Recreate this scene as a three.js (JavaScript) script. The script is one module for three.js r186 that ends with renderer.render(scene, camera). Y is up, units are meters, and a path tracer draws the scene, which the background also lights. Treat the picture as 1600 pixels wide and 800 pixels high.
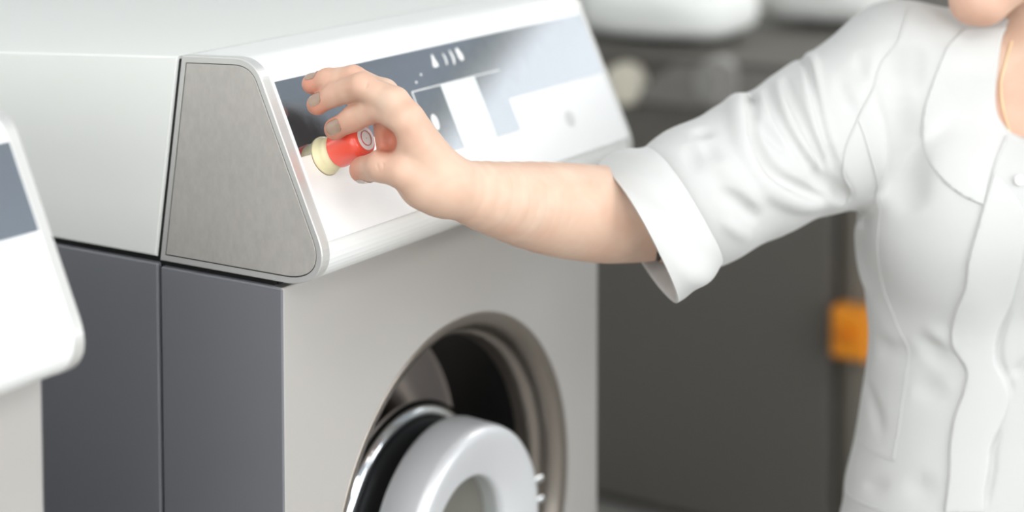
import * as THREE from 'three';
import { RoundedBoxGeometry } from 'three/addons/geometries/RoundedBoxGeometry.js';
import { mergeGeometries } from 'three/addons/utils/BufferGeometryUtils.js';
import { RectAreaLightUniformsLib } from 'three/addons/lights/RectAreaLightUniformsLib.js';

// ---------------------------------------------------------------- camera, light, exposure
const scene = new THREE.Scene();
scene.background = new THREE.Color(0.55, 0.62, 0.7);
const camera = new THREE.PerspectiveCamera(35.14, 1600 / 1920, 0.05, 60);
camera.rotation.order = 'YXZ';
camera.rotation.set(-4.15 * Math.PI / 180, -57.995 * Math.PI / 180, 0);
camera.position.set(-1.39506, 1.62254, 1.12474);
camera.setViewOffset(1600, 1920, 0, 1120, 1600, 800);      // a shifted lens: uprights stay upright
camera.focus = 1.79;
camera.userData.fStop = 1.8;
const renderer = new THREE.WebGLRenderer({ antialias: true });
renderer.toneMapping = THREE.LinearToneMapping;
renderer.toneMappingExposure = 0.515;
renderer.shadowMap.enabled = true;
RectAreaLightUniformsLib.init();
const WARM = new THREE.Color(1, 0.985, 0.96), DAY = new THREE.Color(0.95, 0.98, 1);
// ceiling panels [x, z, width, length, strength]; each is a fitting with a light of its own size
const PANELS = [
  [-1.6, 2.2, 1.2, 1.2, 9, 'square ceiling light panel over the aisle before the left washer'], [0.6, 2.2, 1.2, 1.2, 9, 'square ceiling light panel over the aisle behind the woman'], [-3.0, 0.6, 1.2, 1.2, 9, 'square ceiling light panel by the side window'],
  [-1.0, 0.5, 1.2, 0.6, 8, 'narrow ceiling light panel above the two washers'], [3.0, 0.9, 1.2, 1.2, 9, 'square ceiling light panel at the far end of the aisle'], [3.4, -0.3, 1.2, 0.6, 4, 'narrow ceiling light panel above the long ironing machine'],
];
// windows in the long wall opposite the machines [x0, x1, y0, y1, strength]
const WINDOWS = [[-3.2, -1.4, 1.0, 2.6, 8.5], [-0.9, 0.9, 1.0, 2.6, 8.5], [1.6, 3.2, 1.0, 2.6, 8.5]];
const SIDE_WINDOWS = [                                      // in the end walls [x, facing, z0, z1, y0, y1, strength]
  [-4, 1, -0.6, 2.6, 1.0, 2.6, 3.2], [4.8, -1, 0.6, 3.4, 2.15, 2.92, 0.5],
];

// ---------------------------------------------------------------- helpers
let seed = 7;
const rnd = () => { seed = (seed * 1664525 + 1013904223) >>> 0; return seed / 4294967296; };
const col = (r, g, b) => new THREE.Color(r / 255, g / 255, b / 255).convertSRGBToLinear();
const std = (c, o = {}) => new THREE.MeshStandardMaterial({ color: c, roughness: 0.5, metalness: 0, ...o });
const phys = (c, o = {}) => new THREE.MeshPhysicalMaterial({ color: c, roughness: 0.5, metalness: 0, ...o });
const used = {};
function numbered(name) { const n = used[name] = (used[name] ?? -1) + 1; return n ? name + '_' + String(n).padStart(3, '0') : name; }
function part(name, geo, mat, parent, label) {
  const m = new THREE.Mesh(geo, mat); m.name = name; m.castShadow = m.receiveShadow = true;
  if (label) m.userData.label = label;
  parent.add(m); return m;
}
function thing(name, label, category, pos = [0, 0, 0], turn = 0, group) {
  const g = new THREE.Group(); g.name = numbered(name); g.position.set(...pos); g.rotation.y = turn;
  g.userData = { label, category }; if (group) g.userData.group = group;
  scene.add(g); return g;
}
function struct(name, geo, mat, label) { const m = part(name, geo, mat, scene); m.userData.kind = 'structure'; if (label) m.userData.label = label; return m; }
const box = (x0, x1, y0, y1, z0, z1) => new THREE.BoxGeometry(x1 - x0, y1 - y0, z1 - z0).translate((x0 + x1) / 2, (y0 + y1) / 2, (z0 + z1) / 2);
const rbox = (x0, x1, y0, y1, z0, z1, r = 0.002, s = 2) => new RoundedBoxGeometry(x1 - x0, y1 - y0, z1 - z0, s, r).translate((x0 + x1) / 2, (y0 + y1) / 2, (z0 + z1) / 2);
const merge = (a) => mergeGeometries(a.map((g) => { g = g.index ? g.toNonIndexed() : g; for (const k of Object.keys(g.attributes)) if (!['position', 'normal', 'uv'].includes(k)) g.deleteAttribute(k); return g; }));
// a [z, y] outline swept along x
function sweepX(pts, x0, x1, bevel = 0, holes = []) {
  const toV = (a) => a.map(([z, y]) => new THREE.Vector2(-z, y));
  const sh = new THREE.Shape(toV(pts)); for (const h of holes) sh.holes.push(new THREE.Path(toV(h)));
  const g = new THREE.ExtrudeGeometry(sh, { depth: x1 - x0 - 2 * bevel, bevelEnabled: bevel > 0, bevelThickness: bevel, bevelSize: bevel, bevelOffset: -bevel, bevelSegments: 2, curveSegments: 8 });
  return g.translate(0, 0, x0 + bevel).rotateY(Math.PI / 2);
}
function inset(pts, d) {                                   // a convex outline moved inwards
  let area = 0; const n = pts.length;
  for (let i = 0; i < n; i++) { const a = pts[i], b = pts[(i + 1) % n]; area += a[0] * b[1] - b[0] * a[1]; }
  const s = Math.sign(area);
  return pts.map((p, i) => {
    const a = pts[(i + n - 1) % n], b = pts[(i + 1) % n];
    let u = [p[0] - a[0], p[1] - a[1]], v = [b[0] - p[0], b[1] - p[1]]; const lu = Math.hypot(...u), lv = Math.hypot(...v);
    u = [u[0] / lu, u[1] / lu]; v = [v[0] / lv, v[1] / lv];
    const nx = -s * (u[1] + v[1]), ny = s * (u[0] + v[0]), k = Math.max(0.35, (1 + u[0] * v[0] + u[1] * v[1]) / 2), l = Math.hypot(nx, ny);
    return [p[0] + nx / l * d / Math.sqrt(k), p[1] + ny / l * d / Math.sqrt(k)];
  });
}
const lathe = (pts, seg = 96) => new THREE.LatheGeometry(pts.map(([r, z]) => new THREE.Vector2(r, z)), seg).rotateX(Math.PI / 2);   // [radius, z] round the z axis
const cubic = (a, b, c, d, n) => Array.from({ length: n }, (_, i) => { const t = (i + 1) / n, u = 1 - t; return [0, 1].map((k) => u * u * u * a[k] + 3 * u * u * t * b[k] + 3 * u * t * t * c[k] + t * t * t * d[k]); });
const tube = (pts, r, seg = 40, rad = 8) => new THREE.TubeGeometry(new THREE.CatmullRomCurve3(pts.map((p) => new THREE.Vector3(...p))), seg, r, rad);
function plate(pts, depth, bevel = 0) {                    // an [x, y] outline with a thickness along z
  const g = new THREE.ExtrudeGeometry(new THREE.Shape(pts.map(([x, y]) => new THREE.Vector2(x, y))), { depth, bevelEnabled: bevel > 0, bevelSize: bevel, bevelThickness: bevel, bevelOffset: -bevel, bevelSegments: 2 });
  return g;
}

// grain for brushed steel and mottling for paint
function noiseTexture(w, h, sx, sy, lo, hi, rx, ry) {
  const d = new Uint8Array(w * h * 4), layer = (gx, gy) => { const g = Float32Array.from({ length: gx * gy }, rnd); return (x, y) => { const u = x / w * gx, v = y / h * gy, i = Math.floor(u), j = Math.floor(v), a = u - i, b = v - j, at = (p, q) => g[(q % gy) * gx + (p % gx)], s = a * a * (3 - 2 * a), t = b * b * (3 - 2 * b); return (at(i, j) * (1 - s) + at(i + 1, j) * s) * (1 - t) + (at(i, j + 1) * (1 - s) + at(i + 1, j + 1) * s) * t; }; };
  const a = layer(sx, sy), b = layer(Math.min(w, sx * 3), Math.min(h, sy * 3)), c = layer(5, 4);
  for (let y = 0; y < h; y++) for (let x = 0; x < w; x++) { const v = lo + (hi - lo) * (0.45 * a(x, y) + 0.3 * b(x, y) + 0.25 * c(x, y)), i = (y * w + x) * 4; d[i] = d[i + 1] = d[i + 2] = v; d[i + 3] = 255; }
  const t = new THREE.DataTexture(d, w, h); t.wrapS = t.wrapT = THREE.RepeatWrapping; t.magFilter = THREE.LinearFilter; t.minFilter = THREE.LinearMipmapLinearFilter; t.generateMipmaps = true; t.repeat.set(rx, ry); t.needsUpdate = true; return t;
}
const grain = noiseTexture(256, 256, 120, 14, 90, 170, 4, 3), grainColor = noiseTexture(256, 256, 46, 30, 236, 255, 5, 4), smear = noiseTexture(256, 256, 24, 18, 20, 110, 5, 5), mottle = noiseTexture(256, 256, 40, 40, 120, 170, 6, 6);
grainColor.colorSpace = THREE.SRGBColorSpace;

// ---------------------------------------------------------------- the room
const M = {
  wall: std(col(214, 216, 214), { roughness: 0.9 }), dado: std(col(104, 101, 98), { roughness: 0.8 }), ceiling: std(col(182, 191, 202), { roughness: 0.95 }),
  floor: std(col(150, 147, 142), { roughness: 0.5, bumpMap: mottle, bumpScale: 0.0004 }),
  white: phys(col(246, 247, 245), { roughness: 0.32, clearcoat: 0.35, clearcoatRoughness: 0.25 }),
  hood: phys(col(240, 241, 237), { roughness: 0.45, clearcoat: 0.15, clearcoatRoughness: 0.3 }),
  film: phys(col(250, 250, 249), { roughness: 0.3, clearcoat: 0.9, clearcoatRoughness: 0.12 }),
  dark: phys(col(120, 121, 126), { roughness: 0.42, clearcoat: 0.2, clearcoatRoughness: 0.4 }),
  steel: std(col(186, 182, 178), { roughness: 0.55, metalness: 0.22 }),
  cheek: std(col(206, 201, 195), { roughness: 0.6, metalness: 0.45, map: grainColor }),
  trim: std(col(216, 215, 212), { roughness: 0.32, metalness: 0.4 }),
  mirror: std(col(186, 189, 193), { roughness: 0.22, metalness: 0.95, roughnessMap: smear }),
  chrome: std(col(226, 228, 230), { roughness: 0.08, metalness: 1 }),
  silver: std(col(232, 233, 236), { roughness: 0.34, metalness: 0.35 }),
  bowl: std(col(150, 145, 138), { roughness: 0.5, metalness: 0.3 }),
  tub: std(col(214, 202, 194), { roughness: 0.32, metalness: 0.8 }),
  recess: std(col(150, 142, 134), { roughness: 0.3, metalness: 0.9 }),
  black: std(col(14, 14, 14), { roughness: 0.6 }), rubber: std(col(9, 9, 10), { roughness: 0.5 }),
  glass: phys(col(235, 238, 236), { roughness: 0.03, transmission: 1, thickness: 0, ior: 1.5 }),
  screen: phys(col(236, 242, 240), { roughness: 0.2, clearcoat: 0.8, clearcoatRoughness: 0.08 }),
  ink: std(col(246, 246, 244), { roughness: 0.5 }), paleInk: std(col(224, 224, 224), { roughness: 0.5 }), redInk: std(col(214, 60, 70), { roughness: 0.5 }),
  red: phys(col(250, 96, 76), { roughness: 0.3, clearcoat: 0.5, clearcoatRoughness: 0.2 }), cream: phys(col(238, 228, 184), { roughness: 0.4, clearcoat: 0.3, clearcoatRoughness: 0.3 }),
  collar: std(col(120, 60, 40), { roughness: 0.5 }),
  lamp: std(col(250, 250, 246), { emissive: WARM, emissiveIntensity: 2.2 }), pane: std(col(240, 243, 246), { emissive: new THREE.Color(0.98, 0.99, 1), emissiveIntensity: 1.35 }),
  frame: std(col(228, 228, 226), { roughness: 0.5 }),
};
const RX0 = -4, RX1 = 4.8, RZ0 = -1.06, RZ1 = 4.4, RY = 3.0, TH = 0.15;
struct('floor', box(RX0 - TH, RX1 + TH, -TH, 0, RZ0 - TH, RZ1 + TH), M.floor);
struct('ceiling', box(RX0 - TH, RX1 + TH, RY, RY + TH, RZ0 - TH, RZ1 + TH), M.ceiling);
struct('wall_back', box(RX0 - TH, RX1 + TH, 0, RY, RZ0 - TH, RZ0), M.wall);
SIDE_WINDOWS.forEach(([wx, f, a, b, c, d, k], i) => {
  const x = wx - f * 0.06, t = 0.05, mid = (a + b) / 2, lo = Math.min(wx, wx - f * TH), hi = Math.max(wx, wx - f * TH);
  struct(i ? 'wall_right' : 'wall_left', merge([box(lo, hi, 0, c, RZ0, RZ1), box(lo, hi, d, RY, RZ0, RZ1), box(lo, hi, c, d, RZ0, a), box(lo, hi, c, d, b, RZ1)]), M.wall);
  const w = new THREE.Group(); w.name = 'window_' + (WINDOWS.length + 1 + i); w.userData.kind = 'structure'; scene.add(w);
  part('window_frame', merge([box(x - 0.03, x + 0.03, c, c + t, a, b), box(x - 0.03, x + 0.03, d - t, d, a, b), box(x - 0.03, x + 0.03, c + t, d - t, a, a + t), box(x - 0.03, x + 0.03, c + t, d - t, b - t, b), box(x - 0.03, x + 0.03, c + t, d - t, mid - t / 2, mid + t / 2)]), M.frame, w);
  part('pane', box(x - 0.004, x + 0.004, c + t, d - t, a + t, mid - t / 2), M.pane, w); part('pane', box(x - 0.004, x + 0.004, c + t, d - t, mid + t / 2, b - t), M.pane, w);
  part('window_sill', rbox(wx - 0.06, wx + 0.06, c - 0.03, c, a - 0.04, b + 0.04, 0.006), M.frame, w);
  const l = new THREE.RectAreaLight(DAY, k, b - a, d - c); l.name = 'window_light'; l.position.set(wx + f * 0.02, (c + d) / 2, mid); l.lookAt(0, (c + d) / 2, mid); scene.add(l);
});
{                                                           // the long wall opposite, pierced by its windows
  const sh = new THREE.Shape([[RX0 - TH, 0], [RX1 + TH, 0], [RX1 + TH, RY], [RX0 - TH, RY]].map((p) => new THREE.Vector2(...p)));
  for (const [a, b, c, d] of WINDOWS) sh.holes.push(new THREE.Path([[a, c], [b, c], [b, d], [a, d]].map((p) => new THREE.Vector2(...p))));
  struct('wall_front', new THREE.ExtrudeGeometry(sh, { depth: TH, bevelEnabled: false }).translate(0, 0, RZ1), M.wall);
  WINDOWS.forEach(([a, b, c, d, k], i) => {
    const w = new THREE.Group(); w.name = 'window_' + (i + 1); w.userData.kind = 'structure'; scene.add(w);
    const z = RZ1 + 0.06, t = 0.05, mid = (a + b) / 2;
    part('window_frame', merge([box(a, b, c, c + t, z - 0.03, z + 0.03), box(a, b, d - t, d, z - 0.03, z + 0.03), box(a, a + t, c + t, d - t, z - 0.03, z + 0.03), box(b - t, b, c + t, d - t, z - 0.03, z + 0.03), box(mid - t / 2, mid + t / 2, c + t, d - t, z - 0.03, z + 0.03)]), M.frame, w);
    part('pane', box(a + t, mid - t / 2, c + t, d - t, z - 0.004, z + 0.004), M.pane, w);
    part('pane', box(mid + t / 2, b - t, c + t, d - t, z - 0.004, z + 0.004), M.pane, w);
    part('window_sill', rbox(a - 0.04, b + 0.04, c - 0.03, c, RZ1 - 0.08, RZ1 + 0.05, 0.006), M.frame, w);
    const l = new THREE.RectAreaLight(DAY, k, b - a, d - c); l.name = 'window_light'; l.position.set((a + b) / 2, (c + d) / 2, RZ1 - 0.02); l.lookAt((a + b) / 2, (c + d) / 2, 0); scene.add(l);
  });
}
PANELS.forEach(([x, z, w, l, k, label]) => {
  const t = thing('ceiling_light', label, 'ceiling light', [x, RY, z], 0, 'ceiling light panels');
  const f = 0.03;
  part('housing', merge([box(-w / 2 - f, w / 2 + f, -0.05, 0, -l / 2 - f, -l / 2), box(-w / 2 - f, w / 2 + f, -0.05, 0, l / 2, l / 2 + f), box(-w / 2 - f, -w / 2, -0.05, 0, -l / 2, l / 2), box(w / 2, w / 2 + f, -0.05, 0, -l / 2, l / 2)]), M.frame, t);
  part('diffuser', box(-w / 2, w / 2, -0.04, -0.02, -l / 2, l / 2), M.lamp, t);
  const a = new THREE.RectAreaLight(WARM, k, w, l); a.name = 'panel_light'; a.position.set(x, RY - 0.055, z); a.lookAt(x, 0, z); scene.add(a);
});

// ---------------------------------------------------------------- the washers
const S0 = [-0.1516, 1.1335], TILT = [0.41947, 0.90777];    // panel normal (y, z)
const OUT = [S0, [0.004, 1.1335], ...cubic([0.004, 1.1335], [0.038, 1.1335], [0.056, 1.152], [0.0425, 1.182], 14), ...cubic([-0.0222, 1.322], [-0.0285, 1.3355], [-0.04, 1.3407], [-0.056, 1.3403], 14).reduce((a, p) => [...a, p], [[-0.0222, 1.322]]), [-0.1203, 1.337]];
const W = 0.6, HX = 0.3, HY = 0.8;                          // width; centre of the door opening
function makeWasher(label) {
  const t = thing('washing_machine', label, 'washing machine');
  // cabinet
  for (const s of [0, 1]) {
    const a = s ? W - 0.018 : 0, b = s ? W : 0.018;
    part('side_panel', rbox(a, b, 0.09, 1.13, -1.0, -0.1552, 0.0025), M.dark, t);
    part('side_panel', rbox(a, b, 0.09, 1.1275, -0.151, -0.0005, 0.002), M.dark, t);
  }
  part('frame', merge([box(0.006, 0.016, 0.1, 1.14, -0.99, -0.014), box(W - 0.016, W - 0.006, 0.1, 1.14, -0.99, -0.014), box(0.006, W - 0.006, 0.1, 1.26, -0.99, -0.98), box(0.01, W - 0.01, 1.122, 1.137, -0.99, -0.012), box(0.006, W - 0.006, 0.09, 0.1, -0.99, -0.014), sweepX([[-0.129, 1.333], [-0.119, 1.333], [-0.1495, 1.135], [-0.16, 1.135]], 0.003, W - 0.003)]), M.black, t);
  part('plinth', rbox(0.02, W - 0.02, 0, 0.09, -0.96, -0.05, 0.004), M.black, t);
  const face = new THREE.Shape([[0.0012, 0.092], [W - 0.0012, 0.092], [W - 0.0012, 1.1275], [0.0012, 1.1275]].map((p) => new THREE.Vector2(...p)));
  face.holes.push(new THREE.Path().absarc(HX, HY, 0.2215, 0, Math.PI * 2, true));
  part('front_panel', new THREE.ExtrudeGeometry(face, { depth: 0.01, bevelEnabled: true, bevelSize: 0.002, bevelOffset: -0.002, bevelThickness: 0.002, bevelSegments: 3, curveSegments: 72 }).translate(0, 0, -0.012), M.steel, t);
  const ring = (g) => g.translate(HX, HY, 0);
  part('door_surround', ring(lathe([[0.2265, -0.0015], [0.2262, 0.0008], [0.222, 0.0012], [0.213, -0.003], [0.2075, -0.011], [0.205, -0.02], [0.2045, -0.026], [0.2, -0.028], [0.1965, -0.031], [0.1945, -0.04], [0.194, -0.052]])), M.recess, t);
  part('tub_wall', ring(lathe([[0.1942, -0.048], [0.193, -0.06], [0.192, -0.15]])), M.rubber, t);
  part('tub_front', ring(lathe([[0.1925, -0.135], [0.185, -0.139], [0.15, -0.14], [0.118, -0.141], [0.11, -0.16], [0.11, -0.3]])), M.tub, t);
  part('drum', ring(lathe([[0.11, -0.3], [0.2, -0.31], [0.22, -0.36], [0.22, -0.6], [0.0005, -0.6]])), M.recess, t);
  // door
  const DX = HX + 0.013, DY = HY - 0.026, dring = (g) => g.translate(DX, DY, 0);
  const door = part('door', dring(lathe([[0.0735, -0.03], [0.0712, -0.008], [0.0716, 0.001], [0.0755, 0.0045], [0.09, 0.009], [0.106, 0.0145], [0.117, 0.0165], [0.1225, 0.0155], [0.1262, 0.0115], [0.128, 0.004], [0.1295, -0.03], [0.1285, -0.036], [0.12, -0.038], [0.077, -0.036], [0.0735, -0.03]], 128)), M.silver, t);
  part('door_gasket', dring(lathe([[0.119, -0.036], [0.122, -0.05], [0.12, -0.09], [0.11, -0.1]])), M.rubber, door);
  part('door_flange', dring(new THREE.TorusGeometry(0.127, 0.0125, 24, 96).translate(0, 0, -0.078)), M.chrome, door, 'bright chrome flange behind the door');
  part('door_glass', dring(lathe([[0.0005, -0.004], [0.04, -0.005], [0.0755, -0.008]], 64)), M.glass, door);
  part('door_bowl', dring(lathe([[0.0765, -0.02], [0.07, -0.03], [0.045, -0.042], [0.0005, -0.046]], 64)), M.bowl, door);
  const latch = part('door_handle', merge([rbox(DX + 0.12, DX + 0.136, DY - 0.04, DY + 0.03, -0.034, 0.0, 0.003), new THREE.CylinderGeometry(0.0045, 0.0045, 0.034, 20).rotateZ(Math.PI / 2).translate(DX + 0.142, DY + 0.02, -0.004), new THREE.CylinderGeometry(0.0045, 0.0045, 0.034, 20).rotateZ(Math.PI / 2).translate(DX + 0.144, DY - 0.005, -0.004)]), M.chrome, door);
  // lid: white rear hood and the console in front of it
  part('rear_hood', sweepX([[-0.1255, 1.3361], [-1.0, 1.2815], [-1.0, 1.1365], [-0.1567, 1.1365]], 0, W, 0.0022), M.hood, t);
  const cin = inset(OUT, 0.0006);
  part('console_shell', sweepX(cin, 0.0125, W - 0.0125), M.white, t);
  for (const s of [0, 1]) {
    const rimGeo = sweepX(OUT, s ? W - 0.0125 : 0, s ? W : 0.0125, 0.001, [inset(OUT, 0.0052)]);
    const plateGeo = sweepX(inset(OUT, 0.0071), s ? W - 0.006 : -0.0003, s ? W + 0.0003 : 0.006, 0.0005), back = sweepX(inset(OUT, 0.0045), s ? W - 0.01 : 0.003, s ? W - 0.003 : 0.01);
    const cheek = part('console_cheek', plateGeo, M.cheek, t, 'brushed grey steel end cheek');
    part('cheek_rim', rimGeo, M.trim, cheek); part('cheek_groove', back, M.black, cheek);
  }
  // control panel: y runs up the slope, z out of it
  const panel = part('control_panel', rbox(0, 0.575, -0.158, 0, -0.004, 0.0006, 0.0003, 1), M.film, t);
  panel.position.set(0.0125, 1.3197, -0.0196); panel.rotation.x = -Math.asin(TILT[0]);
  const X = (v) => v - 0.0125, flat = (pts, d = 0.0003, z = 0.0006) => plate(pts.map(([x, y]) => [X(x), -y]), d).translate(0, 0, z);
  part('mirror_band', flat([[0.0135, 0.0015], [0.586, 0.0015], [0.586, 0.0762], [0.0135, 0.0762]], 0.0006, 0.0004), M.mirror, panel, 'polished steel strip');
  const win = part('display', flat([[0.2135, 0.0432], [0.3775, 0.0432], [0.3775, 0.112], [0.2135, 0.112]], 0.0007, 0.0006), M.mirror, panel);
  part('display_outline', merge([flat([[0.2125, 0.0422], [0.3785, 0.0422], [0.3785, 0.0432], [0.2125, 0.0432]], 0.001), flat([[0.2125, 0.0432], [0.2135, 0.0432], [0.2135, 0.112], [0.2125, 0.112]], 0.001)]), M.ink, panel);
  part('display_screen', flat([[0.2645, 0.0434], [0.328, 0.0434], [0.328, 0.1118], [0.2645, 0.1118]], 0.0005, 0.0013), M.screen, panel, 'plain white screen');
  const oval = (x, y, a, b, n = 28) => Array.from({ length: n }, (_, i) => [x + a * Math.cos(i / n * 2 * Math.PI), y + b * Math.sin(i / n * 2 * Math.PI)]);
  part('key', merge([flat(oval(0.2325, 0.0787, 0.0052, 0.0085), 0.0004, 0.0013)]), M.ink, panel); part('key', merge([flat(oval(0.2325, 0.0787, 0.0037, 0.0068), 0.0006, 0.0013)]), M.paleInk, panel);
  part('symbol', flat([[0.2655, 0.0235], [0.2645, 0.0215], [0.2675, 0.0125], [0.2678, 0.0095], [0.2702, 0.0095], [0.2705, 0.0125], [0.2738, 0.0215], [0.2728, 0.0235]], 0.0004, 0.001), M.ink, panel);
  part('symbol', flat([[0.288, 0.0105], [0.2905, 0.0135], [0.2915, 0.018], [0.2905, 0.0225], [0.288, 0.0245], [0.2893, 0.018]], 0.0004, 0.001), M.ink, panel);
  part('symbol', flat([[0.3015, 0.0085], [0.3045, 0.012], [0.306, 0.018], [0.3045, 0.0235], [0.3015, 0.026], [0.3028, 0.018]], 0.0004, 0.001), M.ink, panel);
  part('symbol', flat([[0.3135, 0.0095], [0.3175, 0.0085], [0.322, 0.0165], [0.3225, 0.022], [0.317, 0.0235], [0.3145, 0.0195]], 0.0004, 0.001), M.ink, panel);
  for (const [x, y] of [[0.2385, 0.0275], [0.226, 0.0342]]) part('indicator_light', flat(oval(x, y, 0.0012, 0.0012, 12), 0.0004, 0.001), M.ink, panel);
  part('start_key', flat(oval(0.4805, 0.1165, 0.0095, 0.0095), 0.0003, 0.0006), M.paleInk, panel);
  // stop button: base collar and cap round the panel's normal
  const b = part('stop_button', new THREE.LatheGeometry([[0.0005, 0], [0.0187, 0], [0.0188, 0.0018], [0.0182, 0.0036], [0.0167, 0.006], [0.0161, 0.0085], [0.0161, 0.0185], [0.0005, 0.0185]].map((p) => new THREE.Vector2(...p)), 64).rotateX(Math.PI / 2), M.cream, t, 'pale yellow collar of the red stop button');
  b.position.set(0.0475, 1.246, 0.0145); b.rotation.x = panel.rotation.x;
  part('button_cap', new THREE.LatheGeometry([[0.0005, 0.0175], [0.0164, 0.0175], [0.017, 0.0182], [0.0173, 0.034], [0.0172, 0.044], [0.0164, 0.0478], [0.0146, 0.051], [0.0118, 0.0528], [0.0005, 0.0534]].map((p) => new THREE.Vector2(...p)), 64).rotateX(Math.PI / 2), M.red, b, 'glossy red cap');
  part('button_ring', new THREE.LatheGeometry([[0.0178, 0.0006], [0.0192, 0.0006], [0.0192, -0.0004], [0.0178, -0.0004]].map((p) => new THREE.Vector2(...p)), 64).rotateX(Math.PI / 2), M.collar, b);
  part('button_mark', new THREE.LatheGeometry([[0.0005, 0.0536], [0.0078, 0.05335], [0.0114, 0.05295]].map((p) => new THREE.Vector2(...p)), 48).rotateX(Math.PI / 2), M.ink, b, 'white disc on the cap');
  part('button_mark', new THREE.LatheGeometry([[0.0068, 0.0539], [0.0074, 0.0539], [0.0074, 0.0532]].map((p) => new THREE.Vector2(...p)), 48).rotateX(Math.PI / 2), M.redInk, b);
  return t;
}
const washer = makeWasher('grey and white washing machine whose red stop button the woman is gripping');
const near = washer.clone(); near.name = numbered('washing_machine'); near.position.x = -0.904; near.userData = { label: 'blurred white-topped washing machine cut off by the left edge of the photo', category: 'washing machine' }; scene.add(near);

// ---------------------------------------------------------------- equipment behind
{
  const dk = std(col(96, 92, 86), { roughness: 0.6 }), dk2 = std(col(122, 116, 106), { roughness: 0.6 }), mid = std(col(150, 147, 143), { roughness: 0.5 }), pale = std(col(236, 237, 233), { roughness: 0.55 }), cream = std(col(226, 220, 204), { roughness: 0.5 }), org = phys(col(240, 150, 30), { roughness: 0.4, clearcoat: 0.4 }), deep = std(col(222, 122, 18), { roughness: 0.5 });
  const d = thing('dryer', 'dark grey drying machine standing behind the right side of the nearer washer', 'dryer', [2.2, 0, -0.69]);
  part('body', rbox(0, 0.8, 0.02, 0.985, -0.33, 0.325, 0.006), dk, d); part('plinth', rbox(0.03, 0.78, 0, 0.02, -0.31, 0.31, 0.004), M.black, d);
  part('top_cover', rbox(-0.012, 0.8, 0.985, 1.0, -0.335, 0.33, 0.006), dk, d);
  const kn = part('knob', new THREE.CylinderGeometry(0.043, 0.046, 0.03, 40).rotateZ(Math.PI / 2).translate(-0.015, 0.932, -0.14), cream, d, 'round cream knob'); part('knob_grip', rbox(-0.04, -0.028, 0.9, 0.964, -0.146, -0.134, 0.003), cream, kn);
  const kn2 = part('knob', new THREE.CylinderGeometry(0.05, 0.054, 0.03, 40).rotateZ(Math.PI / 2).translate(-0.015, 0.955, 0.08), mid, d, 'round grey knob'); part('knob_grip', rbox(-0.042, -0.028, 0.918, 0.992, 0.073, 0.087, 0.003), mid, kn2);
  part('slanted_panel', new THREE.ExtrudeGeometry(new THREE.Shape([[0.16, 0.985], [-0.02, 0.985], [-0.135, 0.9], [0.3, 0.9], [0.3, 0.985]].map((p) => new THREE.Vector2(...p))), { depth: 0.02, bevelEnabled: false }).rotateY(-Math.PI / 2).scale(1, 1, 1).translate(-0.004, 0, 0), std(col(122, 118, 113), { roughness: 0.55 }), d, 'lighter grey slanted panel');
  const c = thing('flatwork_ironer', 'long grey ironing machine with slanted front behind the dark dryer', 'ironing machine', [3.3, 0, -0.3]);
  part('body', rbox(0, 0.6, 0.08, 0.92, -0.7, 1.2, 0.01), mid, c); part('plinth', rbox(0.03, 0.57, 0, 0.08, -0.68, 1.18, 0.004), M.black, c);
  part('feed_table', rbox(-0.25, 0.0, 0.86, 0.9, -0.68, 1.18, 0.006), mid, c);
  part('hood', new THREE.ExtrudeGeometry(new THREE.Shape([[0, 0.92], [0.6, 0.92], [0.6, 0.97], [0.34, 0.99], [0.14, 0.96]].map((p) => new THREE.Vector2(...p))), { depth: 1.9, bevelEnabled: true, bevelSize: 0.01, bevelThickness: 0.01, bevelSegments: 2 }).translate(0, 0, -0.7), dk, c);
  const cb = thing('cupboard', 'tall brownish grey cupboard seen in the gap beside the woman', 'cupboard', [2.225, 0, -0.355]);
  part('body', rbox(0, 0.5, 0.05, 0.95, 0, 0.5, 0.004), dk2, cb); part('plinth', rbox(0.02, 0.48, 0, 0.05, 0.02, 0.48, 0.003), M.black, cb);
  part('door', rbox(-0.018, 0, 0.06, 0.94, 0.03, 0.49, 0.004), dk2, cb);
  const sw = thing('switch_box', 'small orange switch box on the front of the grey cupboard', 'switch box', [2.2085, 0.478, -0.318]);
  part('housing', rbox(-0.05, 0, -0.05, 0.055, -0.03, 0.05, 0.008, 3), org, sw); part('lid', rbox(-0.058, -0.05, -0.042, 0.047, -0.022, 0.042, 0.004), org, sw); part('knob', new THREE.CylinderGeometry(0.014, 0.016, 0.016, 24).rotateZ(Math.PI / 2).translate(-0.066, 0.005, 0.01), deep, sw, 'deeper orange knob');
  // folded white linen on the dryer
  const linenMat = std(col(236, 237, 233), { roughness: 0.9 });
  const bundle = (name, label, x, y, z, w, h, dz) => {
    const l = thing(name, label, 'linen', [x, y + 0.002, z]);
    const g = new THREE.SphereGeometry(1, 48, 32), q = g.attributes.position, soft = (v) => Math.sign(v) * Math.pow(Math.abs(v), 0.62);
    for (let i = 0; i < q.count; i++) q.setXYZ(i, soft(q.getX(i)) * w / 2, soft(q.getY(i)) * h / 2 * (1 + 0.05 * Math.sin(q.getX(i) * 5 + q.getZ(i) * 4)) * 0.95 + h / 2, soft(q.getZ(i)) * dz / 2);
    g.computeVertexNormals(); part('bundle', g, linenMat, l);
    part('tie', new THREE.TorusGeometry(1, 0.03, 8, 48).scale(w * 0.49, h * 0.484, 0.12).translate(0, h / 2, 0), linenMat, l);
  };
  bundle('linen_bundle', 'wide bundle of white linen lying on the dark dryer', 2.42, 1.0, -0.845, 0.32, 0.125, 0.36);
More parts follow.
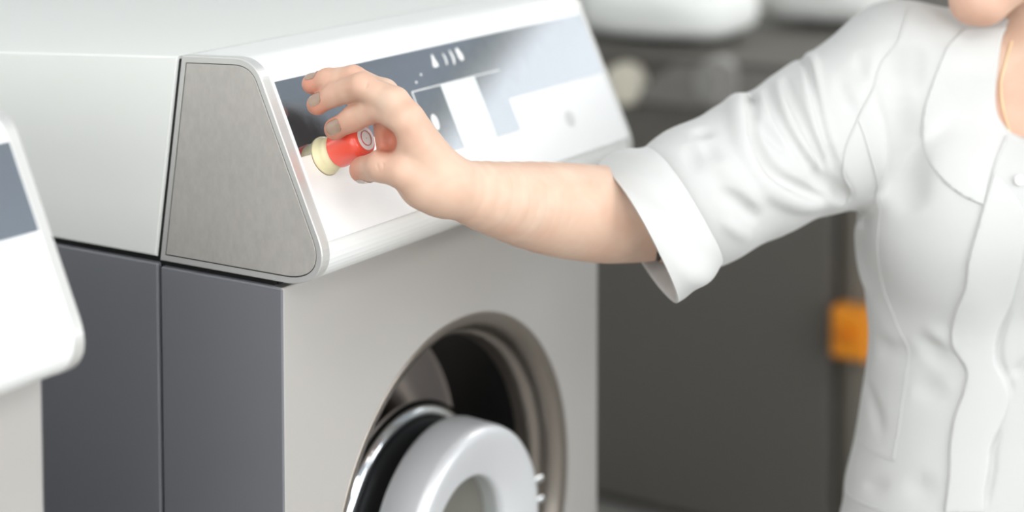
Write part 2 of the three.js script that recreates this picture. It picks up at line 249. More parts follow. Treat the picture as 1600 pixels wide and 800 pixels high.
  bundle('linen_bundle', 'rounder white linen bundle at the right of the wide one', 2.8, 1.0, -0.63, 0.26, 0.22, 0.3);
}

// ---------------------------------------------------------------- fields and their meshes, for bodies and cloth
const { hypot, min, max, abs, exp, sqrt } = Math;
const smin = (a, b, k) => { const h = max(k - abs(a - b), 0) / k; return min(a, b) - h * h * k * 0.25; };
const smax = (a, b, k) => -smin(-a, -b, k);
function cone(x, y, z, a, b, ra, rb) {
  const ux = b[0] - a[0], uy = b[1] - a[1], uz = b[2] - a[2], px = x - a[0], py = y - a[1], pz = z - a[2];
  let t = (px * ux + py * uy + pz * uz) / (ux * ux + uy * uy + uz * uz); t = t < 0 ? 0 : t > 1 ? 1 : t;
  return hypot(px - ux * t, py - uy * t, pz - uz * t) - (ra + (rb - ra) * t);
}
const ball = (x, y, z, c, r) => hypot(x - c[0], y - c[1], z - c[2]) - r;
const ell = (x, y, z, c, a, b, d) => { const k0 = hypot((x - c[0]) / a, (y - c[1]) / b, (z - c[2]) / d), k1 = hypot((x - c[0]) / (a * a), (y - c[1]) / (b * b), (z - c[2]) / (d * d)); return k1 < 1e-9 ? -min(a, b, d) : k0 * (k0 - 1) / k1; };
const chain = (x, y, z, pts, rs, k) => { let d = 1e9; for (let i = 0; i + 1 < pts.length; i++) { const c = cone(x, y, z, pts[i], pts[i + 1], rs[i], rs[i + 1]); d = k ? smin(d, c, k) : min(d, c); } return d; };
const smooth = (pts, n) => { const c = new THREE.CatmullRomCurve3(pts.map((p) => new THREE.Vector3(p[0], p[1], p[2] ?? 0)), false, 'centripetal'); return c.getPoints(n).map((v) => [v.x, v.y, v.z]); };
// creases: lines on a surface where it is pressed in (d > 0) or raised (d < 0)
function creases(list) {
  const cs = list.map(({ pts: raw, w, d }) => {
    const pts = smooth(raw, 3 * raw.length);
    const lo = [0, 1, 2].map((k) => min(...pts.map((p) => p[k])) - 3 * w), hi = [0, 1, 2].map((k) => max(...pts.map((p) => p[k])) + 3 * w);
    const len = [0]; for (let i = 1; i < pts.length; i++) len.push(len[i - 1] + hypot(pts[i][0] - pts[i - 1][0], pts[i][1] - pts[i - 1][1], pts[i][2] - pts[i - 1][2]));
    return { pts, w, d, lo, hi, len, total: len[len.length - 1], ramp: max(0.24, min(0.5, 0.032 / len[len.length - 1])) };
  });
  return (x, y, z) => {
    let s = 0;
    for (const c of cs) {
      if (x < c.lo[0] || y < c.lo[1] || z < c.lo[2] || x > c.hi[0] || y > c.hi[1] || z > c.hi[2]) continue;
      let best = 1e9, at = 0;
      for (let i = 0; i + 1 < c.pts.length; i++) {
        const a = c.pts[i], b = c.pts[i + 1], ux = b[0] - a[0], uy = b[1] - a[1], uz = b[2] - a[2], px = x - a[0], py = y - a[1], pz = z - a[2], l2 = ux * ux + uy * uy + uz * uz;
        let t = (px * ux + py * uy + pz * uz) / l2; t = t < 0 ? 0 : t > 1 ? 1 : t;
        const r = hypot(px - ux * t, py - uy * t, pz - uz * t); if (r < best) { best = r; at = (c.len[i] + t * sqrt(l2)) / c.total; }
      }
      const q = min(1, at / c.ramp, (1 - at) / c.ramp), e = 0.04 + 0.96 * q * q * (3 - 2 * q), r = best / c.w;
      if (r < 3) s += c.d * e * exp(-r * r);
    }
    return s;
  };
}
function netMesh(f, lo, hi, h, snap = 2) {
  const B = 8, n = [0, 1, 2].map((k) => Math.ceil((hi[k] - lo[k]) / h / B) * B), [nx, ny, nz] = n, sx = nx + 1, sxy = sx * (ny + 1), v = new Float32Array(sxy * (nz + 1)).fill(NaN), rad = B * h * 0.9 + 0.012;
  const live = [];
  for (let k = 0; k < nz; k += B) for (let j = 0; j < ny; j += B) for (let i = 0; i < nx; i += B) {
    if (abs(f(lo[0] + (i + B / 2) * h, lo[1] + (j + B / 2) * h, lo[2] + (k + B / 2) * h)) > rad) continue;
    live.push([i, j, k]);
    for (let c = k; c <= k + B; c++) for (let b = j; b <= j + B; b++) for (let a = i; a <= i + B; a++) { const q = a + b * sx + c * sxy; if (v[q] !== v[q]) v[q] = f(lo[0] + a * h, lo[1] + b * h, lo[2] + c * h); }
  }
  const id = new Map(), pos = [], E = [[0, 1], [0, 2], [0, 4], [1, 3], [1, 5], [2, 3], [2, 6], [3, 7], [4, 5], [4, 6], [5, 7], [6, 7]], off = [0, 1, sx, sx + 1, sxy, sxy + 1, sxy + sx, sxy + sx + 1];
  for (const [i, j, k] of live) for (let c = k; c < k + B; c++) for (let b = j; b < j + B; b++) for (let a = i; a < i + B; a++) {
    const q = a + b * sx + c * sxy; let m = 0; for (let e = 0; e < 8; e++) if (v[q + off[e]] < 0) m |= 1 << e;
    if (m === 0 || m === 255) continue;
    let x = 0, y = 0, z = 0, w = 0;
    for (const [p, r] of E) { if (((m >> p) & 1) === ((m >> r) & 1)) continue; const vp = v[q + off[p]], t = vp / (vp - v[q + off[r]]); x += (p & 1) + t * ((r & 1) - (p & 1)); y += ((p >> 1) & 1) + t * (((r >> 1) & 1) - ((p >> 1) & 1)); z += (p >> 2) + t * ((r >> 2) - (p >> 2)); w++; }
    id.set(q, pos.length / 3); pos.push(lo[0] + (a + x / w) * h, lo[1] + (b + y / w) * h, lo[2] + (c + z / w) * h);
  }
  const idx = [], quad = (a, b, c, d, flip) => { if (a === undefined || b === undefined || c === undefined || d === undefined) return; flip ? idx.push(a, c, b, a, d, c) : idx.push(a, b, c, a, c, d); };
  for (const q of id.keys()) {
    const s = v[q] < 0;
    if (s !== v[q + 1] < 0) quad(id.get(q), id.get(q - sx), id.get(q - sx - sxy), id.get(q - sxy), s ? false : true);
    if (s !== v[q + sx] < 0) quad(id.get(q), id.get(q - sxy), id.get(q - 1 - sxy), id.get(q - 1), s ? false : true);
    if (s !== v[q + sxy] < 0) quad(id.get(q), id.get(q - 1), id.get(q - 1 - sx), id.get(q - sx), s ? false : true);
  }
  const nor = new Float32Array(pos.length), e = h * 0.5;
  const grad = (x, y, z) => [f(x + e, y, z) - f(x - e, y, z), f(x, y + e, z) - f(x, y - e, z), f(x, y, z + e) - f(x, y, z - e)];
  for (let i = 0; i < pos.length; i += 3) {
    let x = pos[i], y = pos[i + 1], z = pos[i + 2], g;
    for (let s = 0; s < snap; s++) { g = grad(x, y, z).map((t) => t / (2 * e)); const l2 = max(0.2, g[0] * g[0] + g[1] * g[1] + g[2] * g[2]), d = max(-0.4 * h, min(0.4 * h, f(x, y, z) / l2)); x -= g[0] * d; y -= g[1] * d; z -= g[2] * d; }
    pos[i] = x; pos[i + 1] = y; pos[i + 2] = z; g = grad(x, y, z); const l = hypot(...g) || 1; nor[i] = g[0] / l; nor[i + 1] = g[1] / l; nor[i + 2] = g[2] / l;
  }
  const geo = new THREE.BufferGeometry(); geo.setAttribute('position', new THREE.Float32BufferAttribute(pos, 3)); geo.setAttribute('normal', new THREE.BufferAttribute(nor, 3)); geo.setIndex(idx); return geo;
}
const settle = (f, p, lift = 0) => { let [x, y, z] = p; const e = 0.0015; for (let i = 0; i < 12; i++) { const g = [f(x + e, y, z) - f(x - e, y, z), f(x, y + e, z) - f(x, y - e, z), f(x, y, z + e) - f(x, y, z - e)].map((t) => t / (2 * e)), l2 = max(0.3, g[0] * g[0] + g[1] * g[1] + g[2] * g[2]), d = (f(x, y, z) - lift) / l2; x -= g[0] * d; y -= g[1] * d; z -= g[2] * d; } return [x, y, z]; };

// ---------------------------------------------------------------- the woman (x to her left as seen, y up, z towards the viewer)
const woman = thing('person', 'woman in a white short tunic with rolled sleeve reaching for the red stop button', 'person', [0.6400, 0, 0.4500], -57.995 * Math.PI / 180);
// torso: rows of [y, centre x, centre z, half width, half depth]
const ROWS = [
  [0.6575, 0.0032, 0.0378, 0.1720, 0.1180],
  [0.7130, 0.0018, 0.0338, 0.1720, 0.1200],
  [0.7616, 0.0032, 0.0303, 0.1600, 0.1180],
  [0.8033, 0.0039, 0.0272, 0.1490, 0.1120],
  [0.8311, 0.0066, 0.0252, 0.1490, 0.1100],
  [0.8727, 0.0108, 0.0222, 0.1435, 0.1060],
  [0.9144, 0.0157, 0.0192, 0.1415, 0.1020],
  [0.9838, 0.0227, 0.0141, 0.1395, 0.1000],
  [1.0324, 0.0296, 0.0106, 0.1500, 0.1020],
  [1.0810, 0.0366, 0.0071, 0.1630, 0.1050],
  [1.1296, 0.0435, 0.0036, 0.1720, 0.1060],
  [1.1848, 0.0566, -0.0024, 0.1700, 0.1000],
  [1.2398, 0.0672, -0.0095, 0.1580, 0.0880],
  [1.2808, 0.0755, -0.0174, 0.1350, 0.0750],
];
function rowAt(y, shrink = 0) {
  const R = ROWS; if (y <= R[0][0]) return R[0]; const n = R.length - 1; if (y >= R[n][0]) return R[n];
  let i = 0; while (y > R[i + 1][0]) i++;
  const t = (y - R[i][0]) / (R[i + 1][0] - R[i][0]), p = R[max(0, i - 1)], a = R[i], b = R[i + 1], q = R[min(n, i + 2)];
  return a.map((_, k) => { const m0 = (b[k] - p[k]) / max(1e-6, b[0] - p[0]) * (b[0] - a[0]), m1 = (q[k] - a[k]) / max(1e-6, q[0] - a[0]) * (b[0] - a[0]), t2 = t * t, t3 = t2 * t; return (2 * t3 - 3 * t2 + 1) * a[k] + (t3 - 2 * t2 + t) * m0 + (-2 * t3 + 3 * t2) * b[k] + (t3 - t2) * m1; });
}
function torso(x, y, z, grow = 0) {
  const r = rowAt(y), a = r[3] + grow, b = r[4] + grow, u = (x - r[1]) / a, w = (z - r[2]) / b, k = Math.pow(Math.pow(abs(u), 2.3) + Math.pow(abs(w), 2.3), 1 / 2.3);
  let d = (k - 1) * min(a, b) * 0.95;
  const top = ROWS[ROWS.length - 1][0] + grow, bot = ROWS[0][0];
  return smax(smax(d, y - top, 0.06), bot - y, 0.006);
}
const SH = [-0.0899, 1.2939, 0.0117], SHL = [0.2194, 1.2968, -0.0988], NECK = [0.0784, 1.2893, -0.0080];
const SLEEVE = [[-0.0899, 1.2939, 0.0117], [-0.1734, 1.2227, 0.0469], [-0.2532, 1.1959, 0.0890], [-0.3126, 1.1758, 0.1255], [-0.3446, 1.1629, 0.1495]];
const SLEEVE_R = [0.066, 0.078, 0.070, 0.069, 0.066];
const ELBOW_L = [0.2557, 1.0362, -0.0799], WRIST_L = [0.2072, 0.8625, 0.0330];
const BUST = [[-0.0364, 1.1371, 0.0782], [0.0911, 1.1371, 0.0782]];
function tunicBase(x, y, z) {
  let d = torso(x, y, z);
  d = smin(d, ell(x, y, z, BUST[0], 0.075, 0.075, 0.05), 0.06); d = smin(d, ell(x, y, z, BUST[1], 0.075, 0.075, 0.05), 0.06);
  d = smin(d, cone(x, y, z, SH, NECK, 0.058, 0.062), 0.04); d = smin(d, cone(x, y, z, SHL, NECK, 0.058, 0.062), 0.04);
  let s = chain(x, y, z, SLEEVE, SLEEVE_R, 0.02);
  s = smax(s, (x - CUT[0]) * CUTN[0] + (y - CUT[1]) * CUTN[1] + (z - CUT[2]) * CUTN[2], 0.004);
  d = smin(d, s, 0.022);
  d = smin(d, smax(chain(x, y, z, [SHL, ELBOW_L], [0.066, 0.07], 0), ELBOW_L[1] + 0.06 - y, 0.006), 0.03);
  return d;
}
const CUT = [-0.3514, 1.1619, 0.1536], CUTN = [-0.83, -0.42, 0.35];
const FOLDS = [
  // sleeve: long pulls from the armpit up to the shoulder
  { pts: [[-0.1588, 1.1595, 0.1011], [-0.1865, 1.2023, 0.1376], [-0.2060, 1.2432, 0.1351], [-0.2190, 1.2741, 0.1052], [-0.2192, 1.2917, 0.0584]], w: 0.0052, d: 0.0075 },
  { pts: [[-0.1593, 1.1684, 0.1106], [-0.1752, 1.1998, 0.1325], [-0.1892, 1.2425, 0.1316], [-0.1947, 1.2750, 0.1102], [-0.1958, 1.2987, 0.0725], [-0.1973, 1.3029, 0.0558], [-0.1919, 1.2944, 0.0016]], w: 0.0052, d: 0.0115 },
  { pts: [[-0.1689, 1.1887, 0.1271], [-0.1818, 1.2203, 0.1355], [-0.1919, 1.2606, 0.1223], [-0.1935, 1.2860, 0.0972], [-0.1918, 1.3034, 0.0637], [-0.1863, 1.2978, 0.0014]], w: 0.0055, d: -0.0085 },
  { pts: [[-0.1783, 1.1932, 0.1322], [-0.1913, 1.2241, 0.1379], [-0.2006, 1.2576, 0.1243], [-0.2030, 1.2856, 0.0945], [-0.1981, 1.3036, 0.0474]], w: 0.0055, d: -0.0045 },
  { pts: [[-0.1720, 1.1779, 0.1231], [-0.1986, 1.2102, 0.1440], [-0.2221, 1.2470, 0.1378], [-0.2292, 1.2688, 0.1127], [-0.2288, 1.2865, 0.0597]], w: 0.0060, d: -0.0050 },
  { pts: [[-0.1798, 1.1848, 0.1302], [-0.2104, 1.2178, 0.1487], [-0.2323, 1.2520, 0.1361], [-0.2382, 1.2734, 0.1012], [-0.2370, 1.2814, 0.0617]], w: 0.0055, d: 0.0070 },
  { pts: [[-0.1562, 1.1609, 0.1014], [-0.1776, 1.1838, 0.1286], [-0.2078, 1.2049, 0.1497]], w: 0.0065, d: 0.0270 },
  { pts: [[-0.1780, 1.1693, 0.1204], [-0.2160, 1.1867, 0.1535], [-0.2469, 1.2085, 0.1663], [-0.2632, 1.2362, 0.1559], [-0.2627, 1.2586, 0.1296], [-0.2600, 1.2690, 0.1066], [-0.2536, 1.2565, 0.0445]], w: 0.0060, d: 0.0120 },
  { pts: [[-0.1799, 1.1595, 0.1127], [-0.2189, 1.1740, 0.1523], [-0.2575, 1.1999, 0.1743], [-0.2732, 1.2296, 0.1650], [-0.2747, 1.2558, 0.1318], [-0.2743, 1.2645, 0.1114], [-0.2708, 1.2601, 0.0643], [-0.2701, 1.2377, 0.0358]], w: 0.0085, d: -0.0150 },
  { pts: [[-0.2282, 1.2211, 0.1552], [-0.2479, 1.2436, 0.1471], [-0.2588, 1.2587, 0.1299]], w: 0.0060, d: 0.0085 },
  { pts: [[-0.2568, 1.1565, 0.1720], [-0.2818, 1.1821, 0.1926], [-0.3097, 1.2000, 0.1981]], w: 0.0075, d: 0.0080 },
  { pts: [[-0.2503, 1.1692, 0.1707], [-0.2715, 1.1920, 0.1852], [-0.2968, 1.2203, 0.1824], [-0.3113, 1.2366, 0.1675]], w: 0.0120, d: -0.0060 },
  { pts: [[-0.2657, 1.1374, 0.1683], [-0.2916, 1.1614, 0.1972], [-0.3064, 1.1740, 0.2044]], w: 0.0070, d: -0.0050 },
  { pts: [[-0.2905, 1.2160, 0.1835], [-0.3076, 1.2299, 0.1757], [-0.3148, 1.2429, 0.1567]], w: 0.0080, d: 0.0045 },
  { pts: [[-0.3332, 1.2374, 0.1619], [-0.3255, 1.2236, 0.1829], [-0.3220, 1.2101, 0.1945]], w: 0.0080, d: 0.0050 },
  { pts: [[-0.3103, 1.2391, 0.1638], [-0.3141, 1.2460, 0.1494], [-0.3167, 1.2494, 0.1365]], w: 0.0090, d: 0.0050 },
  // shoulder and chest
  { pts: [[-0.1498, 1.2473, 0.1222], [-0.1655, 1.2780, 0.1085], [-0.1676, 1.2979, 0.0879]], w: 0.0074, d: 0.0043 },
  { pts: [[-0.1415, 1.2863, 0.0989], [-0.1437, 1.3039, 0.0837], [-0.1411, 1.3184, 0.0686]], w: 0.0074, d: 0.0047 },
  { pts: [[-0.1013, 1.3287, 0.0698], [-0.1061, 1.2722, 0.0948], [-0.1005, 1.2110, 0.0908], [-0.0946, 1.1461, 0.1156]], w: 0.0180, d: 0.0210 },
  { pts: [[-0.1268, 1.2736, 0.1026], [-0.1266, 1.2227, 0.1152], [-0.1124, 1.1645, 0.0940]], w: 0.0147, d: -0.0047 },
  { pts: [[-0.0798, 1.3287, 0.0696], [-0.0854, 1.2970, 0.0823], [-0.0825, 1.2636, 0.0838]], w: 0.0083, d: 0.0062 },
  { pts: [[-0.1467, 1.1447, 0.0624], [-0.1263, 1.0800, 0.0031], [-0.1192, 1.0385, 0.0319]], w: 0.0092, d: -0.0047 },
  { pts: [[0.0086, 1.0563, 0.1181], [-0.0018, 1.0208, 0.1120], [-0.0015, 0.9972, 0.1125], [0.0090, 0.9742, 0.1147], [0.0115, 0.9578, 0.1162]], w: 0.0035, d: 0.0080 },
  { pts: [[0.0014, 0.9316, 0.1188], [-0.0081, 0.9088, 0.1213], [-0.0106, 0.8864, 0.1251], [-0.0157, 0.8641, 0.1288], [-0.0175, 0.8457, 0.1320]], w: 0.0035, d: 0.0080 },
  // waist
  { pts: [[-0.1159, 0.9918, 0.0287], [-0.0997, 0.9938, 0.0689], [-0.0740, 1.0041, 0.0910]], w: 0.0121, d: 0.0038 },
  { pts: [[-0.0888, 1.0180, 0.0805], [-0.0681, 1.0052, 0.0944], [-0.0435, 0.9882, 0.1054]], w: 0.0101, d: 0.0038 },
  { pts: [[-0.0779, 1.0316, 0.0915], [-0.0562, 1.0172, 0.1003], [-0.0405, 1.0065, 0.1053]], w: 0.0091, d: -0.0029 },
  { pts: [[-0.0889, 0.9643, 0.0845], [-0.0653, 0.9626, 0.0999], [-0.0468, 0.9682, 0.1065]], w: 0.0142, d: 0.0029 },
  { pts: [[-0.1207, 0.9465, 0.0088], [-0.1188, 0.9259, 0.0528], [-0.1119, 0.8992, 0.0760]], w: 0.0101, d: 0.0033 },
  { pts: [[-0.1335, 0.8479, 0.0600], [-0.1206, 0.8530, 0.0822], [-0.1062, 0.8644, 0.0941]], w: 0.0081, d: 0.0029 },
  { pts: [[-0.0972, 0.8732, 0.0991], [-0.0797, 0.8645, 0.1123], [-0.0611, 0.8735, 0.1180]], w: 0.0142, d: 0.0029 },
  { pts: [[0.0076, 0.9941, 0.1132], [0.0176, 0.9875, 0.1138], [0.0235, 0.9809, 0.1143]], w: 0.0101, d: 0.0029 },
];
const crease = creases(FOLDS);
// neck opening
const polyDist = (poly) => (x, y) => { let d = 1e9, s = 1; for (let i = 0, j = poly.length - 1; i < poly.length; j = i++) { const a = poly[i], b = poly[j], ex = b[0] - a[0], ey = b[1] - a[1], wx = x - a[0], wy = y - a[1], t = max(0, min(1, (wx * ex + wy * ey) / max(1e-12, ex * ex + ey * ey))); d = min(d, hypot(wx - ex * t, wy - ey * t)); if ((a[1] > y) !== (b[1] > y) && x < ex * (y - a[1]) / ey + a[0]) s = -s; } return s * d; };
const NECKLINE = smooth([[0.0289, 1.3488, 0.0177], [0.0124, 1.3258, 0.0495], [0.0050, 1.2937, 0.0624], [0.0026, 1.2604, 0.0662], [0.0051, 1.2448, 0.0734], [0.0141, 1.2325, 0.0837], [0.0257, 1.2258, 0.0907], [0.0395, 1.2238, 0.0942]], 40);
const NLX = NECKLINE[NECKLINE.length - 1][0];
const neckPoly = polyDist([...NECKLINE, ...NECKLINE.slice().reverse().map((p) => [2 * NLX - p[0], p[1], p[2]])]);
const tunicField = (x, y, z) => { let d = tunicBase(x, y, z); if (d < 0.03 && d > -0.03) d += crease(x, y, z); return z > NECK[2] - 0.06 && y > 1 ? smax(d, -neckPoly(x, y), 0.003) : d; };

const skinMat = phys(0xffffff, { vertexColors: true, roughness: 0.5, sheen: 0.2, sheenRoughness: 0.5, sheenColor: new THREE.Color(0.9, 0.6, 0.5) });
const cloth = phys(col(202, 202, 200), { roughness: 0.85, sheen: 0.25, sheenRoughness: 0.6, sheenColor: new THREE.Color(1, 1, 1) });
const double = phys(col(207, 207, 205), { roughness: 0.8, sheen: 0.25, sheenRoughness: 0.6, sheenColor: new THREE.Color(1, 1, 1) });   // two layers of it
const tunic = part('tunic', netMesh(tunicField, [[-0.3727, 1.1145, 0.1851][0], 0.64, -0.3], [0.52, 1.48, 0.26], 0.0027), cloth, woman, 'white tunic');

// pieces sewn onto the tunic: a region of its surface, raised
function patch(name, outline, lift, zmin, label) {
  const pd = polyDist(outline), f = (x, y, z) => { const d = tunicField(x, y, z); return smax(smax(d - lift, -(d + 0.003), 0.0006), pd(x, y), 0.0015); };
  const xs = outline.map((p) => p[0]), ys = outline.map((p) => p[1]);
  return part(name, netMesh(f, [min(...xs) - 0.01, min(...ys) - 0.01, zmin], [max(...xs) + 0.01, max(...ys) + 0.01, 0.24], 0.0025), double, tunic, label);
}
const COLLAR = smooth([[-0.0283, 1.3365, 0.0287], [-0.0516, 1.3181, 0.0669], [-0.0668, 1.2860, 0.0773], [-0.0766, 1.2526, 0.0789], [-0.0768, 1.2249, 0.0756], [-0.0743, 1.2028, 0.0996], [-0.0597, 1.1848, 0.1185], [-0.0429, 1.1733, 0.1263], [-0.0245, 1.1654, 0.1293]], 40);
const NECKIN = smooth([[-0.0245, 1.1654, 0.1293], [-0.0121, 1.1992, 0.1140], [0.0086, 1.2285, 0.0873], [0.0034, 1.2424, 0.0749], [0.0006, 1.2604, 0.0662], [0.0029, 1.2937, 0.0625], [0.0103, 1.3258, 0.0495], [0.0203, 1.3379, 0.0386]], 40);
patch('collar_facing', [...COLLAR, ...NECKIN.slice(1)], 0.0022, 0.0);
const PLL = smooth([[-0.0258, 1.1647, 0.1294], [-0.0348, 1.1339, 0.1337], [-0.0410, 1.1068, 0.1315], [-0.0416, 1.0796, 0.1247], [-0.0482, 1.0513, 0.1126], [-0.0510, 1.0249, 0.1034], [-0.0493, 1.0111, 0.1025], [-0.0348, 0.9870, 0.1079], [-0.0381, 0.9657, 0.1093], [-0.0472, 0.9388, 0.1103], [-0.0520, 0.9125, 0.1129], [-0.0541, 0.8806, 0.1187], [-0.0596, 0.8429, 0.1251]], 60);
const PLR = smooth([[-0.0121, 1.1992, 0.1140], [0.0158, 1.1597, 0.1307], [0.0123, 1.1000, 0.1308], [0.0052, 1.0563, 0.1181], [-0.0051, 1.0207, 0.1118], [-0.0048, 0.9972, 0.1122], [0.0057, 0.9742, 0.1145], [0.0076, 0.9578, 0.1161], [0.0015, 0.9381, 0.1180], [-0.0093, 0.9152, 0.1203], [-0.0131, 0.8895, 0.1243], [-0.0183, 0.8640, 0.1286], [-0.0201, 0.8456, 0.1318]], 60);
patch('placket', [...PLL, ...PLR.slice().reverse()], 0.0042, 0.0);
const NL2 = smooth([[-0.0119, 1.2009, 0.1128], [0.0087, 1.2291, 0.0868], [0.0252, 1.2236, 0.0929], [0.0500, 1.2196, 0.0996]], 20);
const UL = polyDist;
// seams
const seam = (pts, r = 0.0009, lift = 0.0003) => part('seam', tube(smooth(pts, 30).map((p) => settle(tunicField, p, lift)), r, 60, 6), cloth, tunic);
seam([[-0.0858, 1.3569, 0.0376], [-0.1013, 1.3287, 0.0698], [-0.1259, 1.2907, 0.0931], [-0.1522, 1.2536, 0.1206], [-0.1675, 1.2208, 0.1319], [-0.1672, 1.1849, 0.1248], [-0.1585, 1.1613, 0.1031]], 0.0012);
seam([[-0.1523, 1.2518, 0.1213], [-0.1411, 1.2177, 0.1230], [-0.1281, 1.1716, 0.0954], [-0.1232, 1.1138, 0.0805], [-0.1119, 1.0581, 0.0645], [-0.0991, 1.0233, 0.0706], [-0.0909, 1.0002, 0.0784], [-0.0964, 0.9365, 0.0836], [-0.1047, 0.8859, 0.0887]]);
seam([[-0.1304, 0.8850, 0.0247], [-0.1214, 0.8845, 0.0660], [-0.1048, 0.8840, 0.0892]]);
seam([[-0.1431, 0.8256, 0.0221], [-0.1348, 0.8302, 0.0685], [-0.1132, 0.8323, 0.0982]], 0.0014);
seam([[-0.0245, 1.1647, 0.1294], [-0.0112, 1.2009, 0.1127], [0.0078, 1.2280, 0.0879]], 0.0008, 0.0028);
// cuff: a folded band round the arm, mouth rim to fold rim
{
  const rims = [
    { c: [-0.3829, 1.1514, 0.1825], a: [-0.3536, 1.0917, 0.1868], v: [0.017, -0.002, 0.074] },
    { c: [-0.3346, 1.1722, 0.1529], a: [-0.3036, 1.1181, 0.1568], v: [0.011, 0.008, 0.08] },
  ].map(({ c, a, v }) => ({ c: new THREE.Vector3(...c), u: new THREE.Vector3(...a).sub(new THREE.Vector3(...c)), v: new THREE.Vector3(...v) }));
  const N = 96, K = 14, pos = [], idx = [], rows = [];
  const at = (t, ang, off) => {
    const c = rims[0].c.clone().lerp(rims[1].c, t), u = rims[0].u.clone().lerp(rims[1].u, t), v = rims[0].v.clone().lerp(rims[1].v, t), pw = (q) => Math.sign(q) * Math.pow(abs(q), 0.78), cu = pw(Math.cos(ang)), sv = pw(Math.sin(ang));
    const pinch = 1 + 0.05 * exp(-Math.pow((((ang + Math.PI) % (2 * Math.PI)) - Math.PI) / 0.35, 2)) * (1 - t) - 0.03 * Math.sin(3 * ang + 1 + 2 * t) * t * (1 - t) * 3;
    const p = c.clone().addScaledVector(u, cu * pinch).addScaledVector(v, sv * pinch), nrm = u.clone().normalize().multiplyScalar(cu).addScaledVector(v.clone().normalize(), sv);
    return p.addScaledVector(nrm, off + 0.004 * Math.sin(Math.PI * t) + 0.0018 * Math.sin(5 * ang + 7 * t) * Math.sin(Math.PI * t));
  };
  const prof = [];                                          // outside from mouth to fold, round the fold, back inside past the mouth rim
  for (let i = 0; i <= K; i++) prof.push([i / K, 0.003]);
  prof.push([1.012, 0.0015], [1.0, -0.001]); for (let i = K; i >= 0; i--) prof.push([i / K * 0.98, -0.001]); prof.push([-0.012, 0.0012], [0, 0.003]);
  for (const [t, off] of prof) for (let j = 0; j < N; j++) pos.push(...at(t, j / N * 2 * Math.PI, off).toArray());
  for (let i = 0; i + 1 < prof.length; i++) for (let j = 0; j < N; j++) { const a = i * N + j, b = i * N + (j + 1) % N; idx.push(a, b, a + N, b, b + N, a + N); }
  const g = new THREE.BufferGeometry(); g.setAttribute('position', new THREE.Float32BufferAttribute(pos, 3)); g.setIndex(idx); g.computeVertexNormals();
  part('cuff', g, double, tunic, 'rolled-up sleeve cuff');
}
// snap fastener
{
  const p = settle(tunicField, [0.0135, 1.1885, 0.1198], 0.003);
  const b = part('snap_fastener', new THREE.LatheGeometry([[0.0005, 0.0012], [0.0035, 0.0012], [0.0046, 0.0018], [0.0054, 0.001], [0.0056, -0.002]].map((q) => new THREE.Vector2(...q)), 28).rotateX(Math.PI / 2), phys(col(244, 243, 240), { roughness: 0.35 }), tunic); b.position.set(...p); b.rotation.set(-0.15, 0.05, 0);
}

// ---- skin
const WR = [-0.5698, 1.2312, 0.3291], EL = [-0.3889, 1.1690, 0.1862];
const FINGERS = [
  { pts: [[-0.6011, 1.2943, 0.3526], [-0.6274, 1.3031, 0.3299], [-0.6521, 1.2902, 0.3148], [-0.6699, 1.2792, 0.3075]], r: [0.0135, 0.0124, 0.0117, 0.0097] },
  { pts: [[-0.6132, 1.3098, 0.3414], [-0.6439, 1.3225, 0.3264], [-0.6698, 1.3115, 0.3072], [-0.6871, 1.3006, 0.3000]], r: [0.0130, 0.0120, 0.0110, 0.0093] },
  { pts: [[-0.6241, 1.3140, 0.3180], [-0.6534, 1.3263, 0.3031], [-0.6782, 1.3227, 0.2923], [-0.6932, 1.3174, 0.2857]], r: [0.0122, 0.0110, 0.0102, 0.0090] },
  { pts: [[-0.6184, 1.3019, 0.2969], [-0.6490, 1.3107, 0.2852], [-0.6704, 1.3092, 0.2803], [-0.6836, 1.3068, 0.2805]], r: [0.0108, 0.0085, 0.0078, 0.0068] },
  { pts: [[-0.5881, 1.2340, 0.3389], [-0.6049, 1.2482, 0.3499], [-0.6247, 1.2513, 0.3396], [-0.6440, 1.2427, 0.3162]], r: [0.0188, 0.0158, 0.0146, 0.0117] },
];
